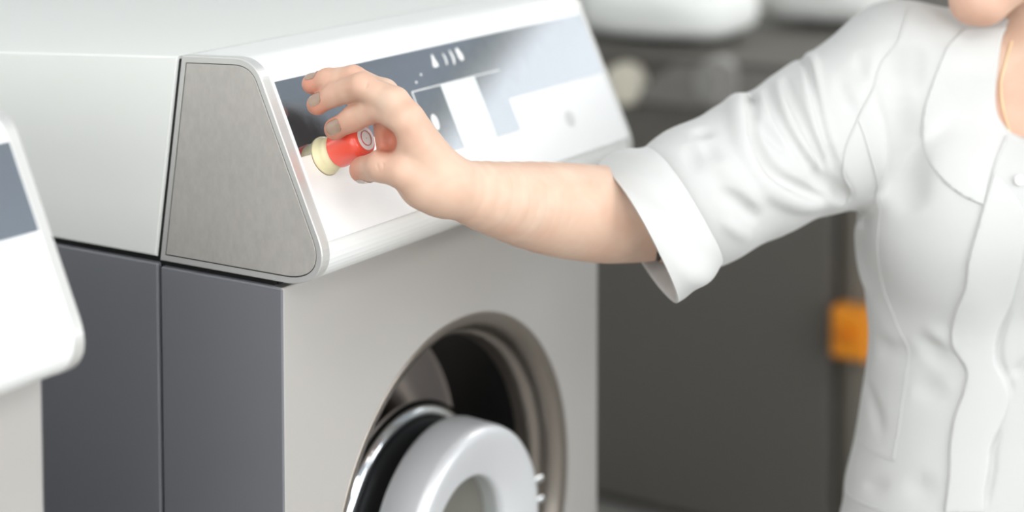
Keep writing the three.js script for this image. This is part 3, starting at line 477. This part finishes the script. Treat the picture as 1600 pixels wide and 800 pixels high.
const HAND_MARKS = creases([
  { pts: [[-0.6196, 1.2586, 0.3551], [-0.6161, 1.2529, 0.3556], [-0.6138, 1.2460, 0.3561]], w: 0.0015, d: 0.0009 },
  { pts: [[-0.6687, 1.2988, 0.3322], [-0.6636, 1.2950, 0.3375], [-0.6601, 1.2881, 0.3380]], w: 0.0014, d: 0.0006 },
  { pts: [[-0.6502, 1.3032, 0.3369], [-0.6473, 1.2973, 0.3373], [-0.6462, 1.2904, 0.3378]], w: 0.0014, d: 0.0007 },
  { pts: [[-0.6227, 1.3183, 0.3558], [-0.6183, 1.3123, 0.3613], [-0.6178, 1.3042, 0.3619]], w: 0.0015, d: 0.0007 },
  { pts: [[-0.6106, 1.2772, 0.3488], [-0.6024, 1.2755, 0.3519], [-0.5930, 1.2759, 0.3539]], w: 0.0022, d: 0.0010 },
  { pts: [[-0.6093, 1.2847, 0.3512], [-0.5988, 1.2817, 0.3535], [-0.5900, 1.2855, 0.3552]], w: 0.0022, d: 0.0010 },
  { pts: [[-0.6223, 1.2387, 0.3496], [-0.6048, 1.2347, 0.3529], [-0.5876, 1.2341, 0.3499]], w: 0.0022, d: 0.0010 },
  { pts: [[-0.6360, 1.2312, 0.3371], [-0.6277, 1.2270, 0.3394], [-0.6159, 1.2228, 0.3417]], w: 0.0022, d: 0.0010 },
  { pts: [[-0.6226, 1.2819, 0.3334], [-0.6083, 1.2788, 0.3386], [-0.5933, 1.2888, 0.3479]], w: 0.0025, d: 0.0026 },
  { pts: [[-0.6275, 1.2637, 0.3397], [-0.6124, 1.2770, 0.3388], [-0.5993, 1.2832, 0.3433]], w: 0.003, d: 0.0029 },
  { pts: [[-0.6289, 1.2582, 0.3532], [-0.6266, 1.2525, 0.3536], [-0.6232, 1.2467, 0.3540]], w: 0.0016, d: 0.0012 },
  { pts: [[-0.6242, 1.2598, 0.3551], [-0.6213, 1.2535, 0.3555], [-0.6184, 1.2471, 0.3560]], w: 0.0016, d: 0.0010 },
  { pts: [[-0.6178, 1.2350, 0.3488], [-0.5990, 1.2299, 0.3522], [-0.5807, 1.2288, 0.3473]], w: 0.003, d: 0.0016 },
  { pts: [[-0.6156, 1.2293, 0.3472], [-0.5980, 1.2234, 0.3497], [-0.5786, 1.2207, 0.3429]], w: 0.003, d: 0.0016 },
  { pts: [[-0.5837, 1.2126, 0.3334], [-0.5650, 1.2126, 0.3334], [-0.5418, 1.2014, 0.3192], [-0.5124, 1.1866, 0.3002]], w: 0.004, d: 0.0021 },
  { pts: [[-0.5844, 1.2189, 0.3430], [-0.5647, 1.2171, 0.3401], [-0.5359, 1.2056, 0.3239], [-0.5064, 1.1932, 0.3098]], w: 0.004, d: -0.0020 },
  { pts: [[-0.6413, 1.3327, 0.3377], [-0.6382, 1.3266, 0.3402], [-0.6401, 1.3199, 0.3387]], w: 0.0016, d: 0.0009 },
  { pts: [[-0.6248, 1.3176, 0.3589], [-0.6214, 1.3113, 0.3593], [-0.6215, 1.3033, 0.3569]], w: 0.0016, d: 0.0009 },
  { pts: [[-0.5896, 1.2876, 0.3631], [-0.5826, 1.2684, 0.3544], [-0.5761, 1.2508, 0.3457]], w: 0.006, d: -0.0016 },
]);
const HOLLOW = [[-0.6225, 1.2775, 0.3618], [-0.6198, 1.2733, 0.3320]];
function hand(x, y, z) {
  const F = FINGERS;
  let palm = cone(x, y, z, WR, F[0].pts[0], 0.0225, 0.0150);
  palm = smin(palm, cone(x, y, z, WR, F[1].pts[0], 0.0225, 0.0145), 0.012);
  palm = smin(palm, cone(x, y, z, WR, F[2].pts[0], 0.0215, 0.0135), 0.012);
  palm = smin(palm, cone(x, y, z, WR, F[3].pts[0], 0.0205, 0.0125), 0.012);
  palm = smin(palm, cone(x, y, z, WR, F[4].pts[0], 0.0225, 0.0185), 0.014);
  palm = smin(palm, cone(x, y, z, F[4].pts[0], F[0].pts[0], 0.014, 0.010), 0.016);
  palm = smin(palm, cone(x, y, z, [-0.6213, 1.2800, 0.3085], [-0.6138, 1.2543, 0.3174], 0.0135, 0.016), 0.012);
  let d = palm;
  for (let i = 0; i < 5; i++) {
    const { pts, r } = F[i]; let c = chain(x, y, z, pts, r, 0.004);
    c = smin(c, ball(x, y, z, pts[3], r[3] * 1.02), 0.003);
    d = smin(d, c, i === 4 ? 0.008 : 0.005);
  }
  d = smax(d, -cone(x, y, z, HOLLOW[0], HOLLOW[1], 0.012, 0.009), 0.006);
  return d;
}
const FORE = [[-0.5698, 1.2312, 0.3291], [-0.5303, 1.2130, 0.2963], [-0.4755, 1.1880, 0.2339], [-0.4204, 1.1687, 0.1792], [-0.3865, 1.1596, 0.1468], [-0.3492, 1.1549, 0.1271]], FORE_R = [0.0245, 0.0330, 0.0440, 0.0482, 0.0475, 0.046];
// a limb as a dense chain along a smooth curve, its radius eased between the joints
function limb(pts, rs, n) {
  const c = new THREE.CatmullRomCurve3(pts.map((p) => new THREE.Vector3(...p)), false, 'centripetal'), q = [], w = [];
  for (let i = 0; i <= n; i++) { const t = i / n, v = c.getPoint(t), k = t * (rs.length - 1), j = min(rs.length - 2, Math.floor(k)), f = k - j, p0 = rs[max(0, j - 1)], p1 = rs[j], p2 = rs[j + 1], p3 = rs[min(rs.length - 1, j + 2)]; q.push([v.x, v.y, v.z]); w.push(p1 + 0.5 * f * (p2 - p0 + f * (2 * p0 - 5 * p1 + 4 * p2 - p3 + f * (3 * (p1 - p2) + p3 - p0)))); }
  return (x, y, z) => chain(x, y, z, q, w, 0);
}
const forearm = limb(FORE, FORE_R, 20);
// head: its own frame, f forwards, u up, s sideways
const HF = new THREE.Vector3(-0.74, -0.22, 0.63).normalize(), HS = new THREE.Vector3().crossVectors(new THREE.Vector3(-0.08, 1, 0.1), HF).normalize(), HU = new THREE.Vector3().crossVectors(HF, HS);
const CHIN = new THREE.Vector3(...[-0.0252, 1.3607, 0.0770]), HC = CHIN.clone().addScaledVector(HF, -0.083).addScaledVector(HU, 0.112);
const toHead = (x, y, z) => { const a = x - HC.x, b = y - HC.y, c = z - HC.z; return [a * HS.x + b * HS.y + c * HS.z, a * HU.x + b * HU.y + c * HU.z, a * HF.x + b * HF.y + c * HF.z]; };
function head(X, Y, Z) {
  const [s, u, f] = toHead(X, Y, Z), a = abs(s);
  let d = ell(s, u, f, [0, 0.03, -0.005], 0.074, 0.092, 0.094);
  d = smin(d, ell(s, u, f, [0, -0.035, 0.03], 0.06, 0.075, 0.06), 0.03);
  d = smin(d, cone(a, u, f, [0.048, -0.05, -0.01], [0.012, -0.108, 0.072], 0.02, 0.02), 0.03);      // jaw
  d = smin(d, ball(s, u, f, [0, -0.106, 0.083], 0.0215), 0.018);                                    // chin
  d = smin(d, cone(s, u, f, [0, 0.0, 0.088], [0, -0.035, 0.112], 0.007, 0.011), 0.012);             // nose
  d = smin(d, ball(a, u, f, [0.012, -0.038, 0.1], 0.007), 0.006);
  d = smax(d, -ball(a, u, f, [0.032, 0.004, 0.108], 0.02), 0.02);                                   // eye hollows
  d = smin(d, ball(a, u, f, [0.032, 0.002, 0.078], 0.0125), 0.003);
  d = smin(d, cone(a, u, f, [0.006, -0.066, 0.1], [0.022, -0.068, 0.088], 0.006, 0.003), 0.005);    // lips
  d = smin(d, cone(a, u, f, [0.004, -0.077, 0.098], [0.02, -0.073, 0.087], 0.0065, 0.003), 0.005);
  d = smax(d, -cone(a, u, f, [0, -0.0715, 0.11], [0.022, -0.071, 0.094], 0.0016, 0.001), 0.002);
  d = smin(d, ell(a, u, f, [0.076, -0.005, -0.012], 0.008, 0.03, 0.018), 0.006);                    // ears
  return d;
}
const NB = [0.0902, 1.2537, -0.0105], NT = HC.clone().addScaledVector(HU, -0.07).addScaledVector(HF, -0.03).toArray();
const hips = [0.0087, 0.7616, 0.0303];
function bodyRough(x, y, z) {
  let d = smin(head(x, y, z), cone(x, y, z, NT, NB, 0.05, 0.056), 0.025);
  let t = torso(x, y, z, -0.012);
  t = smin(t, cone(x, y, z, [SH[0] + 0.01, SH[1] - 0.006, SH[2]], [NECK[0], NECK[1] - 0.012, NECK[2]], 0.048, 0.056), 0.04); t = smin(t, cone(x, y, z, SHL, NECK, 0.048, 0.05), 0.04);
  d = smin(d, t, 0.03);
  d = smin(d, chain(x, y, z, [SH, SLEEVE[2], FORE[4]], [0.05, 0.046, 0.045], 0.02), 0.03);
  d = smin(d, forearm(x, y, z), 0.02);
  d = smin(d, chain(x, y, z, [SHL, ELBOW_L, WRIST_L], [0.05, 0.04, 0.026], 0.02), 0.03);
  for (const s of [-1, 1]) d = smin(d, chain(x, y, z, [[hips[0] + s * 0.07, 0.76, hips[2]], [hips[0] + s * 0.095, 0.45, hips[2] + 0.02], [hips[0] + s * 0.1, 0.09, hips[2] - 0.01]], [0.07, 0.055, 0.036], 0.03), 0.03);
  return d;
}
function skinColors(g, tipList = []) {
  const p = g.attributes.position, c = new Float32Array(p.count * 3), base = col(220, 190, 168), red = col(202, 134, 105), hot = col(200, 100, 70);
  const n3 = (x, y, z) => Math.sin(x * 91 + 1.3 * Math.sin(y * 70)) * Math.sin(y * 83 + 1.7 * Math.sin(z * 63)) * Math.sin(z * 77 + x * 31), cc = new THREE.Color();
  for (let i = 0; i < p.count; i++) {
    const x = p.getX(i), y = p.getY(i), z = p.getZ(i); let k = 0.16 + 0.14 * n3(x, y, z) + 0.06 * n3(3 * x, 3 * y, 3 * z);
    let h = 0; for (const [q, r, a] of tipList) { const e = ((x - q[0]) ** 2 + (y - q[1]) ** 2 + (z - q[2]) ** 2) / (r * r); if (e < 6) h = max(h, a * exp(-e)); }
    cc.copy(base).lerp(red, max(0, min(1, k))).lerp(hot, min(1, h)); c[i * 3] = cc.r; c[i * 3 + 1] = cc.g; c[i * 3 + 2] = cc.b;
  }
  g.setAttribute('color', new THREE.BufferAttribute(c, 3)); return g;
}
{
  const CUTX = FORE[5][0] - 0.012;                          // inside the sleeve, where the fine mesh of hand and forearm meets the coarse one
  const handArm = (x, y, z) => { const d = smin(hand(x, y, z), forearm(x, y, z), 0.012); return abs(d) < 0.012 ? d + HAND_MARKS(x, y, z) : d; };
  const fh = (x, y, z) => max(handArm(x, y, z), x - CUTX), fb = (x, y, z) => smin(bodyRough(x, y, z), handArm(x, y, z), 0.002);
  const box3 = (pts, m) => [[0, 1, 2].map((k) => min(...pts.map((p) => p[k])) - m), [0, 1, 2].map((k) => max(...pts.map((p) => p[k])) + m)];
  const [hl, hh] = box3([...FORE, ...FINGERS.flatMap((f) => f.pts)], 0.055);
  const hot = FINGERS.flatMap(({ pts }, i) => [[pts[3], 0.017, 0.8], [pts[2], 0.014, 0.4], [pts[1], 0.014, 0.35]]);
  hot.push([[-0.6202, 1.2704, 0.3262], 0.024, 0.75], [[-0.5985, 1.2867, 0.3581], 0.02, 0.2], [[-0.6222, 1.2518, 0.3506], 0.02, 0.2]);
  const g1 = skinColors(netMesh(fh, hl, hh, 0.0015), hot);
  const restF = (x, y, z) => max(fb(x, y, z), CUTX - 0.004 - x);
  const topF = (x, y, z) => max(restF(x, y, z), 1.1 - y), lowF = (x, y, z) => max(restF(x, y, z), y - 1.102);
  const g3 = skinColors(netMesh(topF, [FORE[5][0] - 0.01, 1.09, -0.25], [0.55, 1.75, 0.3], 0.005), [[CHIN.toArray(), 0.04, 0.25], [[0.0294, 1.2418, 0.0756], 0.05, 0.22]]), g4 = skinColors(netMesh(lowF, [FORE[5][0] - 0.01, 0, -0.25], [0.55, 1.11, 0.3], 0.011));
  const L0 = WRIST_L, LF = [[-0.025, 0.07, 0.03], [-0.01, 0.082, 0.018], [0.002, 0.08, 0.006], [0.012, 0.07, -0.006]].map(([a, b, c], i) => [[L0[0] + a * 0.7, L0[1] - b, L0[2] + c], [L0[0] + a * 0.8 - 0.006, L0[1] - b - 0.036, L0[2] + c + 0.006], [L0[0] + a * 0.8 - 0.018, L0[1] - b - 0.058 - (i % 3) * 0.004, L0[2] + c + 0.01]]);
  const handL = (x, y, z) => { let d = 1e9; for (const f of LF) d = smin(d, cone(x, y, z, L0, f[0], 0.022, 0.0115), 0.012); const th = [[L0[0] - 0.004, L0[1] - 0.03, L0[2] + 0.025], [L0[0] - 0.016, L0[1] - 0.065, L0[2] + 0.048], [L0[0] - 0.022, L0[1] - 0.092, L0[2] + 0.05]]; d = smin(d, chain(x, y, z, th, [0.015, 0.011, 0.009], 0.004), 0.01); for (const f of LF) d = smin(d, chain(x, y, z, f, [0.0105, 0.009, 0.0075], 0.003), 0.004); return smin(d, cone(x, y, z, L0, ELBOW_L, 0.0262, 0.04), 0.01); };
  const g5 = skinColors(netMesh((x, y, z) => max(handL(x, y, z), y - L0[1] - 0.04), [L0[0] - 0.09, L0[1] - 0.2, L0[2] - 0.09], [L0[0] + 0.09, L0[1] + 0.06, L0[2] + 0.12], 0.003));
  part('body', mergeGeometries([g1, g3, g4, g5]), skinMat, woman);
}
// nails
function nail(tip, dip, dorsal, r, len, wide, along) {
  const u = new THREE.Vector3(...tip).sub(new THREE.Vector3(...dip)).normalize(), w = new THREE.Vector3(...dorsal); w.addScaledVector(u, -w.dot(u)).normalize();
  const v = new THREE.Vector3().crossVectors(w, u), pos = [], idx = [], NA = 14, NB2 = 18, base = new THREE.Vector3(...tip);
  for (const lift of [0.0005, -0.0008]) for (let i = 0; i <= NB2; i++) for (let j = 0; j <= NA; j++) {
    const t = i / NB2 * 2 - 1, e = sqrt(max(0, 1 - Math.pow(abs(t), 3.2))), ang = (j / NA * 2 - 1) * wide * (0.25 + 0.75 * e), rr = r * (1 + lift / r) - 0.0011 * max(0, t) ** 2 * 1.2;
    pos.push(...settle(hand, base.clone().addScaledVector(u, along + t * len / 2).addScaledVector(w, rr * Math.cos(ang)).addScaledVector(v, rr * Math.sin(ang)).toArray(), lift));
  }
  const L = (NA + 1) * (NB2 + 1), q = (a, b, c, d) => idx.push(a, b, c, b, d, c);
  for (let i = 0; i < NB2; i++) for (let j = 0; j < NA; j++) { const a = i * (NA + 1) + j; q(a, a + 1, a + NA + 1, a + NA + 2); q(L + a + 1, L + a, L + a + NA + 2, L + a + NA + 1); }
  for (let i = 0; i < NB2; i++) for (const j of [0, NA]) { const a = i * (NA + 1) + j; q(a, a + NA + 1, L + a, L + a + NA + 1); }
  const g = new THREE.BufferGeometry(); g.setAttribute('position', new THREE.Float32BufferAttribute(pos, 3)); g.setIndex(idx); g.computeVertexNormals(); return g;
}
const polish = phys(col(164, 138, 120), { roughness: 0.25, clearcoat: 0.8, clearcoatRoughness: 0.1, side: THREE.DoubleSide });
const fl = (i) => FINGERS[i].pts;
part('fingernail', nail(fl(0)[3], fl(0)[2], [-0.02, 0.35, 0.95], 0.0098, 0.0155, 0.66, -0.0045), polish, woman);
part('fingernail', nail(fl(1)[3], fl(1)[2], [-0.1, 0.66, 0.78], 0.0094, 0.0140, 0.66, -0.0045), polish, woman);
part('fingernail', nail(fl(2)[3], fl(2)[2], [-0.05, 0.93, 0.35], 0.009, 0.0125, 0.7, -0.004), polish, woman);
part('fingernail', nail(fl(3)[3], fl(3)[2], [-0.1, 0.95, -0.1], 0.0071, 0.0095, 0.8, -0.0015), polish, woman);
part('fingernail', nail(fl(4)[3], fl(4)[2], [0.3, -0.72, 0.6], 0.0106, 0.0140, 0.7, -0.004), polish, woman);
// necklace, eyes, hair, trousers, shoes
{
  const face = (s, u, f) => HC.clone().addScaledVector(HS, s).addScaledVector(HU, u).addScaledVector(HF, f), eyeWhite = std(col(236, 234, 230), { roughness: 0.2 }), iris = std(col(70, 52, 40), { roughness: 0.15 }), brow = std(col(58, 42, 36), { roughness: 0.8 });
  for (const q of [-1, 1]) {
    const p = face(q * 0.032, 0.002, 0.0805), eye = part('eye', new THREE.SphereGeometry(0.0122, 24, 16), eyeWhite, woman); eye.position.copy(p);
    const ir = part('iris', new THREE.SphereGeometry(0.0065, 20, 12), iris, eye); ir.position.copy(HF.clone().multiplyScalar(0.0068).addScaledVector(HU, -0.002));
    part('eyebrow', tube([face(q * 0.014, 0.022, 0.0925), face(q * 0.03, 0.027, 0.087), face(q * 0.048, 0.022, 0.075)].map((v) => settle((x, y, z) => head(x, y, z), v.toArray(), 0.0005)), 0.0022, 20, 6), brow, woman);
  }
  const sk = (x, y, z) => bodyRough(x, y, z);
  const left = smooth([[0.0211, 1.3244, 0.0496], [0.0139, 1.3004, 0.0614], [0.0099, 1.2811, 0.0678], [0.0100, 1.2652, 0.0739], [0.0127, 1.2481, 0.0802], [0.0168, 1.2331, 0.0863], [0.0308, 1.2128, 0.0928]], 24).map((p) => settle(sk, p, 0.0012));
  part('necklace', tube(left, 0.001, 80, 6), std(col(240, 214, 170), { roughness: 0.3, metalness: 0.8 }), woman, 'fine gold chain');
  const hair = (x, y, z) => { const [s, u, f] = toHead(x, y, z); let d = ell(s, u, f, [0, 0.035, -0.018], 0.09, 0.1, 0.103); d = smax(d, -ell(s, u, f, [0, -0.03, 0.09], 0.068, 0.1, 0.075), 0.02); d = smin(smax(d, -0.07 - u, 0.02), ball(s, u, f, [0, 0.02, -0.125], 0.04), 0.02); return d + 0.0025 * Math.sin(s * 260 + 9 * Math.sin(u * 30)) * 0.6; };
  part('hair', netMesh(hair, [HC.x - 0.2, HC.y - 0.16, HC.z - 0.22], [HC.x + 0.22, HC.y + 0.2, HC.z + 0.22], 0.006), std(col(52, 38, 34), { roughness: 0.5 }), woman);
  const tr = (x, y, z) => { let d = 1e9; for (const s of [-1, 1]) d = smin(d, chain(x, y, z, [[hips[0] + s * 0.072, 0.74, hips[2]], [hips[0] + s * 0.092, 0.45, hips[2] + 0.02], [hips[0] + s * 0.1, 0.1, hips[2] - 0.01]], [0.08, 0.078, 0.062], 0.03), 0.03); return smax(smax(d, 0.07 - y, 0.006), y - 0.78, 0.006); };
  part('trousers', netMesh(tr, [hips[0] - 0.3, 0.04, hips[2] - 0.2], [hips[0] + 0.3, 0.88, hips[2] + 0.2], 0.01), std(col(225, 224, 220), { roughness: 0.9 }), woman);
  for (const s of [-1, 1]) {
    const ax = hips[0] + s * 0.1, az = hips[2] - 0.01, f = (x, y, z) => smax(smin(cone(x, y, z, [ax, 0.045, az - 0.03], [ax - 0.03, 0.034, az + 0.14], 0.045, 0.04), ball(x, y, z, [ax, 0.07, az], 0.045), 0.03), -y, 0.004);
    part('shoe', netMesh(f, [ax - 0.14, -0.02, az - 0.12], [ax + 0.12, 0.15, az + 0.24], 0.006), std(col(240, 240, 238), { roughness: 0.6 }), woman);
  }
}
renderer.render(scene, camera);
